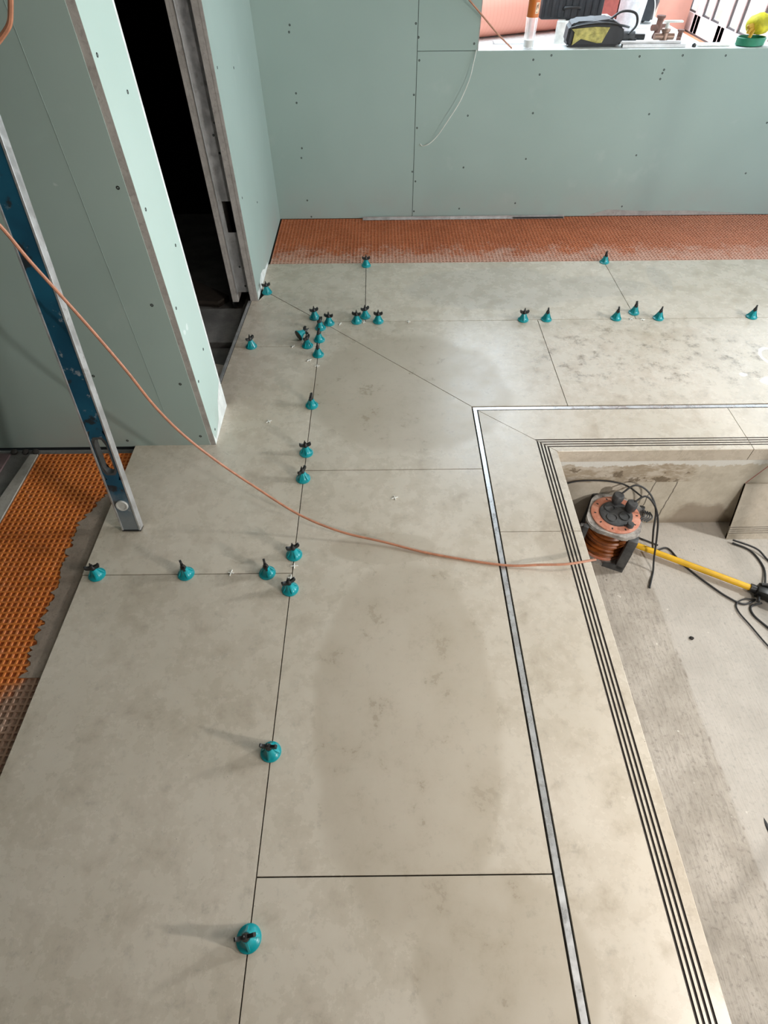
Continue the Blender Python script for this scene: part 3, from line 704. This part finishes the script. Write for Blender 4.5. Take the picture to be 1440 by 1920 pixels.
plug('b', (cx+.050, cyy+.012, zt), .5, 'black cord from the front plug on the cable reel, its tail hanging to the floor', [(cx+.050, cyy+.012, zt+.034), (.95, 1.345, -.165), (.985, 1.325, -.19), (1.008, 1.30, -.24), (1.02, 1.27, -.31), (1.022, 1.225, -.385), (1.02, 1.19, -.4205), (1.00, 1.15, -.4205), (.984, 1.118, -.4205)])
bm = tube(bmesh.new(), [(.955, 1.335, -.385), (.99, 1.36, -.415), (1.03, 1.345, -.4212), (1.08, 1.315, -.4212)], .0032, 8, 6); tag(obj('loose_cord', bm, m_cord, None, True), 'short thin cord leaving the foot of the cable reel along the pool floor', 'cord')
bm = tube(bmesh.new(), [(.66, 1.425, -.19), (.72, 1.426, -.168), (.80, 1.426, -.165), (.86, 1.424, -.172), (.91, 1.41, -.180), (.95, 1.36, -.185)], .003, 8, 6); tag(obj('loose_cord', bm, m_cord, None, True), 'dark cord lying along the pool wall behind the cable reel', 'cord')
# black box clipped at the side of the reel
bm = lathe(bmesh.new(), [(.009, 0), (.0125, .004), (.0125, .016), (.010, .020), (0, .020)], 16); o = obj('thermal_switch', bm, m_blkp, t, True, (.052, -.045, HT+.0105))
bm = bmesh.new()
for k in range(4): tube(bm, [(.08+.008*k, .01, HT+.002), (.095+.008*k, .03, HT+.012), (.085+.008*k, .06, HT+.004)], .0028, 6, 4)
obj('carry_handle', bm, m_blkp, t, True)
# yellow pole with black head
p0, p1 = Vector((.987, 1.302, -.403)), Vector((1.352, 1.098, -.403)); dv = (p1-p0)
t = empty('yellow_pole', p0, 'yellow metal pole with black clamp head lying on the pool floor', 'pole'); t.rotation_euler = (0, 0, math.atan2(dv.y, dv.x)); L = dv.length
bm = tube(bmesh.new(), [(0, 0, 0), (L, 0, 0)], .0115, 16, 1, False); obj('shaft', bm, m_yel, t, True)
bm = bmesh.new(); tube(bm, [(L-.012, 0, 0), (L+.05, 0, 0)], .0165, 14, 1, False); box(bm, L+.008, L+.06, -.022, .022, -.016, .022, .004); obj('clamp_collar', bm, m_knob, t, True)
bm = bmesh.new(); box(bm, L+.055, L+.15, -.03, .03, -.016, .03, .008); tube(bm, [(L+.02, -.02, .0), (L+.02, -.05, .0)], .006, 8, 1, False); obj('head', bm, m_knob, t, True)
bm = bmesh.new(); tube(bm, [(L+.015, .012, .024), (L+.05, .018, .032), (L+.09, .0, .034)], .006, 8, 4); obj('lever', bm, m_blkp, t, True)
for pts, lab in (
 ([(1.376, 1.322, -.42), (1.431, 1.282, -.4205), (1.446, 1.206, -.4205), (1.418, 1.135, -.415), (1.41, 1.125, -.419)], 'black cord looping from the foot of the leaning tile to the clamp head'),
 ([(1.376, 1.329, -.41), (1.451, 1.287, -.4125), (1.478, 1.238, -.4205), (1.52, 1.15, -.4205)], 'black cord running from the foot of the leaning tile out to the right'),
 ([(1.352, 1.062, -.418), (1.31, 1.065, -.4205), (1.276, 1.045, -.4205), (1.271, 1.012, -.4205), (1.289, .958, -.4205), (1.321, .866, -.4205), (1.38, .76, -.4205)], 'thin cord making the outer loop below the clamp head'),
 ([(1.365, 1.045, -.416), (1.325, 1.035, -.4205), (1.318, 1.0, -.4205), (1.345, .952, -.4205), (1.40, .87, -.4205)], 'dark cord making the inner loop below the clamp head')):
    bm = tube(bmesh.new(), pts, .0036 if 'thin' not in lab else .0026, 8, 8); tag(obj('loose_cord', bm, m_cord, None, True), lab, 'cord')
# steel prop standing in the pit, just right of the frame
t = empty('steel_prop', (1.335, .50, -.425), 'grey steel prop standing upright in the pool beyond the right picture edge', 'prop')
bm = bmesh.new(); tube(bm, [(0, 0, .006), (0, 0, 1.6)], .013, 16, 1, False); tube(bm, [(0, 0, 1.6), (0, 0, 3.02)], .010, 16, 1, False); obj('tube_shaft', bm, m_gal, t, True)
obj('foot_plate', B(-.06, .06, -.06, .06, 0, .006), m_gal, t)
# crumb, chip
random.seed(5)
def blob(r, sq=.5, seed=0):
    random.seed(seed); bm = bmesh.new(); bmesh.ops.create_icosphere(bm, subdivisions=2, radius=r)
    for v in bm.verts: v.co *= random.uniform(.78, 1.2); v.co.z *= sq
    return bm
tag(obj('mortar_crumb', blob(.007, .6, 3), m_dark, None, True, (1.065, .912, -.4215)), 'dark crumb on the pool floor below the yellow pole', 'crumb')
bm = blob(.012, .15, 8); bmesh.ops.scale(bm, vec=(.35, 2.4, 1), verts=bm.verts)
tag(obj('dark_splinter', bm, m_cord, None, True, (1.065, .325, -.4235)), 'thin dark splinter on the pool floor near the right picture edge', 'splinter')

# ------------------------------------------------------------------ things on the sill of the opening
zs = ZS+.0006
t = empty('sealant_tube', (.715, 3.415, zs), 'clear plastic sealant tube with orange label standing on the opening sill', 'tube')
mcl = NT('clear_plastic'); mcl.b.inputs['Transmission Weight'].default_value = .8; mcl.b.inputs['Alpha'].default_value = .55; mcl = mcl.done((.93, .90, .90), .25)
bm = lathe(bmesh.new(), [(.024, 0), (.026, .003), (.025, .05), (.027, .108), (.027, .115)], 24); obj('clear_body', bm, mcl, t, True)
tm = NT('printed_orange_label'); z = tm.xyz(tm.tc.outputs['Object'])
bx = tm.ma('MULTIPLY', tm.mr(tm.ma('ABSOLUTE', tm.ma('SUBTRACT', z[0], .012)), .0075, .008, 1, 0), tm.mr(tm.ma('ABSOLUTE', tm.ma('SUBTRACT', z[2], .145)), .019, .0195, 1, 0))
bi = tm.ma('MULTIPLY', tm.mr(tm.ma('ABSOLUTE', tm.ma('SUBTRACT', z[0], .012)), .0055, .006, 1, 0), tm.mr(tm.ma('ABSOLUTE', tm.ma('SUBTRACT', z[2], .145)), .016, .0165, 1, 0))
tc = tm.mix(bx, (.62, .16, .02), (.8, .62, .42)); tc = tm.mix(tm.ma('MULTIPLY', bi, tm.mr(tm.noise(90, 2), .42, .5)), tc, (.25, .10, .04))
bm = lathe(bmesh.new(), [(.0275, .112), (.0275, .27), (.02, .28), (.0, .282)], 24); obj('label_sleeve', bm, tm.done(tc, .45), t, True)
bm = lathe(bmesh.new(), [(0, .003), (.019, .003), (.02, .03), (0, .03)], 16); obj('white_plunger', bm, m_wht, t, True)

t = empty('tool_bag', (1.03, 3.45, zs), 'black tool bag with folded yellow flap lying on the opening sill', 'bag'); t.scale = (.96, 1, .8)
bm = bmesh.new(); prof = [(-.13, -.0), (.12, .0), (.145, .03), (.13, .09), (.06, .125), (-.02, .118), (-.11, .115), (-.14, .095), (-.145, .02)]
A = [bm.verts.new((x, -.04, z)) for x, z in prof]; Bv = [bm.verts.new((x*.96, .06, z*1.0+(.008 if z > .05 else 0))) for x, z in prof]
bm.faces.new(A); bm.faces.new(Bv)
for i in range(len(prof)): j = (i+1) % len(prof); bm.faces.new((A[i], A[j], Bv[j], Bv[i]))
bmesh.ops.bevel(bm, geom=list(bm.edges), offset=.012, segments=3, affect='EDGES', clamp_overlap=True); mbag = plain('black_bag_fabric', (.018, .019, .023), .55, 0, .3, 20)
obj('body', bm, mbag, t, True)
bm = tube(bmesh.new(), [(-.135, -.044, .09), (-.06, -.047, .105), (.03, -.046, .11), (.11, -.045, .10), (.16, -.01, .085)], .0055, 8, 6); obj('zip_edge', bm, m_knob, t, True)
bm = bmesh.new(); P_ = [(-.128, .085), (-.02, .094), (.055, .092), (.030, .022), (.008, .020), (.012, .066), (-.035, .060), (-.075, .040), (-.115, .012), (-.098, .045), (-.112, .070)]
A = [bm.verts.new((x, -.0475+.003*math.sin(k*2), z)) for k, (x, z) in enumerate(P_)]; Bv = [bm.verts.new((x, -.041, z)) for x, z in P_]
bm.faces.new(A); bm.faces.new(Bv)
for i in range(len(P_)): j = (i+1) % len(P_); bm.faces.new((A[i], A[j], Bv[j], Bv[i]))
bmesh.ops.triangulate(bm, faces=[f for f in bm.faces if len(f.verts) > 4]); obj('yellow_flap', bm, plain('dusty_yellow_fabric', (.48, .42, .13), .7, 0, .35, 40), t)
bm = tube(bmesh.new(), [(.06, .0, .118), (.12, .02, .15), (.19, .03, .14), (.21, .03, .09), (.17, .0, .05)], .006, 8, 6); obj('strap', bm, m_knob, t, True)

t = empty('metal_bar', (1.31, 3.408, zs), 'two grey metal bars stacked near the front edge of the opening sill', 'metal bar')
bm = B(-.15, .15, -.016, .010, 0, .012, .001); obj('bar', bm, m_alu, t)
bm = B(-.16, .13, .0, .022, .0122, .02, .001); obj('bar', bm, m_gal, t)
bm = lathe(bmesh.new(), [(.009, 0), (.010, .002), (.010, .010), (.005, .010), (.005, .014), (0, .014)], 6); tag(obj('hex_nut', bm, m_knob, None, False, (1.503, 3.40, zs)), 'small dark nut on the opening sill right of the metal bars', 'nut')
bm = B(-.075, .075, -.01, .012, 0, .006, .002); o = tag(obj('white_wedge', bm, m_wht, None, False, (1.60, 3.412, zs)), 'flat white plastic piece with dark rim on the opening sill', 'wedge')
# green tub with yellow glove
t = empty('green_tub', (1.775, 3.42, zs), 'round green tub at the right end of the opening sill', 'tub')
bm = lathe(bmesh.new(), [(.048, 0), (.055, .004), (.057, .03), (.053, .033), (.051, .006), (0, .006)], 28)
bmesh.ops.scale(bm, vec=(1.2, .8, 1), verts=bm.verts); obj('wall', bm, plain('green_plastic', (.02, .22, .12), .4), t, True)
bm = bmesh.new(); bmesh.ops.create_icosphere(bm, subdivisions=3, radius=.052)
random.seed(4)
for v in bm.verts:
    v.co.z *= .75; v.co *= 1+.10*math.sin(v.co.x*95+v.co.z*50)*math.cos(v.co.y*80)
    v.co.x *= 1.1
t = empty('yellow_glove', (1.79, 3.425, ZS+.078), 'crumpled yellow work glove stuffed in the green tub', 'glove')
mg = plain('yellow_glove_knit', (.62, .55, .02), .7, 0, .3, 30); obj('palm', bm, mg, t, True)
bm = bmesh.new()
for k, (dx_, dz_) in enumerate(((-.05, -.03), (-.035, -.045), (-.058, -.008))): tube(bm, [(-.02, -.02, 0), (dx_, -.03, dz_*.5), (dx_-.006, -.033, dz_)], lambda u: .011*(1-.3*u), 8, 5)
obj('fingers', bm, plain('orange_glove_dip', (.55, .32, .02), .6), t, True)
# valve fitting
t = empty('pipe_valve', (1.40, 3.53, ZS-.0115), 'small brass pipe valve with white lever on the ledge behind the sill', 'valve')
mbr = plain('dull_brass', (.32, .20, .15), .4, .6); bm = bmesh.new(); lathe(bm, [(.020, 0), (.022, .01), (.016, .02), (.016, .045), (.021, .05), (.021, .06), (0, .062)], 16)
tube(bm, [(-.05, 0, .03), (.045, 0, .03)], .013, 12, 1, False); obj('body', bm, mbr, t, True)
bm = bmesh.new(); tube(bm, [(0, 0, .06), (0, 0, .085)], .008, 10, 1, False); box(bm, -.02, .07, -.011, .011, .082, .090, .003); obj('lever', bm, m_wht, t, True)
t = empty('blow_torch', (1.27, 3.53, ZS-.0115), 'black handheld torch lying behind the sill between bag and valve', 'torch')
bm = bmesh.new(); tube(bm, [(-.14, .01, .03), (-.02, .0, .03)], .022, 14, 1, False); obj('barrel', bm, m_blkp, t, True)
bm = bmesh.new(); tube(bm, [(-.02, 0, .03), (.03, -.005, .03)], .012, 12, 1, False); box(bm, -.05, -.01, -.02, .02, 0, .03, .004); obj('grip', bm, m_knob, t, True)

# ------------------------------------------------------------------ space beyond the opening
m_of = plain('orange_membrane_floor', (.62, .24, .12), .7, 0, .12, 3); m_pinkw = plain('pale_painted_timber', (.72, .63, .63), .5, 0, .06, 3)
bm = B(-.6, 7.5, 3.58, 14, -.3, -.001); struct('floor_outer', bm, m_of)
# pallet stack
t = empty('board_stack', (1.2, 5.3, 0), 'low stack of pale boards standing on the orange floor beyond the opening', 'board stack')
for k in range(8): bm = B(-1.0+.01*(k % 3), 1.05-.012*(k % 2), -.85, .85, .0+k*.0625, .06+k*.0625, .003); obj('board', bm, m_core if k < 7 else m_white, t)
# membrane roll
a = Vector((.25, 5.02, 0)); b2 = Vector((1.50, 5.55, 0)); dv = b2-a; L = dv.length
t = empty('membrane_roll', (a.x, a.y, .4985+.15), 'big roll of salmon pink membrane lying on the board stack', 'membrane roll'); t.rotation_euler = (0, 0, math.atan2(dv.y, dv.x))
tm = NT('salmon_membrane'); z = tm.xyz(tm.tc.outputs['Object']); gx = tm.mr(tm.ma('ABSOLUTE', tm.ma('SUBTRACT', tm.ma('FRACT', tm.ma('MULTIPLY', z[0], 34)), .5)), .40, .5, 0, .35)
mroll = tm.done(tm.mix(gx, (.90, .40, .30), (.72, .25, .17)), .55)
Rz = Matrix.Rotation(PI/2, 4, 'Y')
bm = bmesh.new(); lathe(bm, [(.045, 0), (.146, 0), (.15, .004), (.15, L-.004), (.146, L), (.045, L)], 40, mat=Rz); obj('outer_layer', bm, mroll, t, True)
bm = bmesh.new(); lathe(bm, [(0, -.002), (.0445, -.002), (.0445, L+.002), (0, L+.002)], 24, mat=Rz); obj('cardboard_core', bm, m_core, t, True)
# white box with black case on it
t = empty('white_carton', (1.30, 4.78, .4985), 'white carton on the board stack under the black case', 'carton')
bm = B(-.10, .22, -.12, .12, 0, .165, .004); obj('carton_body', bm, m_wht, t); bm = B(-.10, .22, -.01, .01, .1655, .1665); obj('tape_strip', bm, m_core, t)
t = empty('black_case', (1.22, 4.80, .667), 'ribbed black tool case lying across the white carton', 'case')
bm = bmesh.new(); box(bm, -.19, .20, -.12, .12, 0, .12, .012)
for k in range(9): box(bm, -.17+k*.042, -.15+k*.042, -.125, -.115, .012, .108, .003)
obj('shell', bm, mbag, t, True); bm = tube(bmesh.new(), [(-.05, -.12, .05), (-.04, -.14, .06), (.04, -.14, .06), (.05, -.12, .05)], .008, 8, 4); obj('handle', bm, m_knob, t, True)
t = empty('red_crate', (1.53, 5.15, .4985), 'dull red crate between the black case and the white bucket', 'crate')
bm = bmesh.new(); box(bm, -.13, .10, -.12, .12, 0, .012, .002); box(bm, -.13, -.12, -.12, .12, 0, .28, .002); box(bm, .09, .10, -.12, .12, 0, .28, .002); box(bm, -.13, .10, -.12, -.11, 0, .28, .002); box(bm, -.13, .10, .11, .12, 0, .28, .002); obj('crate_shell', bm, plain('dull_red_plastic', (.45, .10, .08), .6), t)
bm = B(-.135, .105, -.125, .125, .262, .274, .002); obj('crate_rim', bm, plain('dull_red_rim', (.40, .09, .07), .6), t)
# small metal box and white roll in front of the membrane roll
bm = B(-.10, .10, -.05, .05, 0, .055, .003); t = empty('metal_box', (.86, 4.72, .4985), 'flat grey metal box on the board stack in front of the pink roll', 'box'); obj('box_body', bm, m_gal, t); bm = B(-.102, .102, -.052, .052, .045, .0565, .002); obj('lid', bm, m_alu, t)
bm = lathe(bmesh.new(), [(0, 0), (.032, 0), (.032, .17), (.026, .17), (.026, .165), (0, .165)], 20); tag(obj('white_tube', bm, m_wht, None, True, (1.16, 4.62, .4985)), 'upright white tube beside the black tool bag', 'tube')
# bucket
t = empty('white_bucket', (1.80, 5.35, .4985), 'white plastic bucket standing on the board stack beyond the opening', 'bucket')
bm = lathe(bmesh.new(), [(0, 0), (.105, 0), (.125, .24), (.132, .242), (.132, .262), (.126, .262), (.124, .25), (.104, .006), (0, .006)], 32); obj('pail', bm, plain('milky_white_plastic', (.80, .80, .82), .4), t, True)
bm = tube(bmesh.new(), [(.132, 0, .235), (.17, -.05, .16), (.16, -.10, .06), (.10, -.13, .04), (.0, -.14, .05)], .004, 8, 8); obj('bail_handle', bm, m_wht, t, True)
# dark jacket heap right of bucket, tool clutter
def heap(name, loc, sx, sy, sz, mat, lab, cat, seed):
    bm = bmesh.new(); bmesh.ops.create_icosphere(bm, subdivisions=3, radius=1)
    random.seed(seed); ph = [random.uniform(0, 6) for _ in range(4)]
    for v in bm.verts:
        f = 1+.16*math.sin(4*v.co.x+ph[0])*math.cos(5*v.co.y+ph[1])+.08*math.sin(11*v.co.z+ph[2]); v.co = Vector((v.co.x*sx*f, v.co.y*sy*f, max(v.co.z, -.55)*sz*f))
    zm = min(v.co.z for v in bm.verts)
    for v in bm.verts: v.co.z -= zm
    return tag(obj(name, bm, mat, None, True, loc), lab, cat)
heap('work_jacket', (2.06, 5.72, .502), .085, .10, .19, mbag, 'dark work jacket heaped on the board stack right of the bucket', 'jacket', 2)
m_rust = plain('rusty_iron', (.16, .08, .06), .7, .3, .3, 20)
for k, (x, y, s, rz, lab) in enumerate(((1.97, 5.12, .75, .3, 'rusty iron pipe fitting on the board stack, left of its pair'), (2.02, 4.84, .55, 1.2, 'smaller rusty pipe fitting on the board stack nearer the sill'))):
    t = empty('pipe_fitting', (x, y, .4985), lab, 'pipe fitting', rz=rz)
    bm = bmesh.new(); lathe(bm, [(.035*s, 0), (.04*s, .01), (.028*s, .03), (.028*s, .14*s), (.04*s, .15*s), (.04*s, .165*s), (0, .17*s)], 16); obj('riser_pipe', bm, m_rust, t, True)
    bm = bmesh.new(); tube(bm, [(-.07*s, 0, .08*s), (.08*s, 0, .08*s)], .024*s, 12, 1, False); obj('branch_pipe', bm, m_rust, t, True)
bm = blob(.09, .25, 12); bmesh.ops.scale(bm, vec=(1.4, .7, 1), verts=bm.verts); tag(obj('plastic_sheet', bm, m_wht, None, True, (1.98, 4.62, .528)), 'crumpled white plastic sheet on the board stack near the sill', 'plastic sheet')
# column
t = bm = B(3.18, 3.56, 8.45, 8.85, 0, 3.0, .01); struct('wall_column', bm, plain('pink_rendered_column', (.55, .32, .26), .8, 0, .08, 4))
# glazed door wall at the right of the outer space
m_glass = D.materials.new('pane_glass'); m_glass.use_nodes = True; nt = m_glass.node_tree; nt.nodes.remove(nt.nodes['Principled BSDF'])
tr = nt.nodes.new('ShaderNodeBsdfTransparent'); tr.inputs[0].default_value = (.94, .97, .97, 1); gl = nt.nodes.new('ShaderNodeBsdfGlossy'); gl.inputs['Roughness'].default_value = .02
mx = nt.nodes.new('ShaderNodeMixShader'); mx.inputs[0].default_value = .08; nt.links.new(tr.outputs[0], mx.inputs[1]); nt.links.new(gl.outputs[0], mx.inputs[2]); nt.links.new(mx.outputs[0], nt.nodes['Material Output'].inputs[0])
m_drk = plain('dark_gasket', (.06, .055, .055), .6)
X = 3.62; y = 12.3; k = 0
while y > 3.7:
    k += 1; y1 = y; y0 = y-.66
    bm = bmesh.new(); box(bm, X, X+.06, y0+.004, y1-.004, .012, .17, .004)
    box(bm, X, X+.06, y0+.002, y0+.09, .012, 2.5, .004); box(bm, X, X+.06, y1-.09, y1-.002, .012, 2.5, .004); box(bm, X, X+.06, y0+.02, y1-.02, 2.4, 2.5, .004)
    dr = struct('door_%d' % k, bm, m_pinkw)
    bm = bmesh.new(); ym = (y0+y1)/2
    for (a_, b_) in ((y0+.09, ym-.012), (ym+.012, y1-.09)):
        for q in ((a_, a_+.016), (b_-.016, b_)): box(bm, X+.014, X+.032, q[0], q[1], .17, 2.4)
        box(bm, X+.014, X+.032, a_, b_, .17, .186)
    obj('glazing_bar', bm, m_drk, dr); bm = B(X, X+.052, ym-.012, ym+.012, .17, 2.4); obj('mullion', bm, m_pinkw, dr)
    bm = B(X+.02, X+.026, y0+.09, y1-.09, .17, 2.4); obj('pane', bm, m_glass, dr)
    y = y0
struct('ceiling_sky_blocker', B(1.65, X+.2, 3.5, 6.5, TOP, TOP+.12), m_plaster)  # unseen slab added and sized to block sky glare on the right tiles
bm = B(X-.005, X+.0, 3.7, 12.3, -.001, .012); struct('baseboard_outer', bm, m_drk)
bm = B(X+.1, 30, 3.6, 30, -.4, -.06); struct('ground', bm, concrete('pale_paving', (.46, .41, .30), (.58, .53, .42), 2, .2))
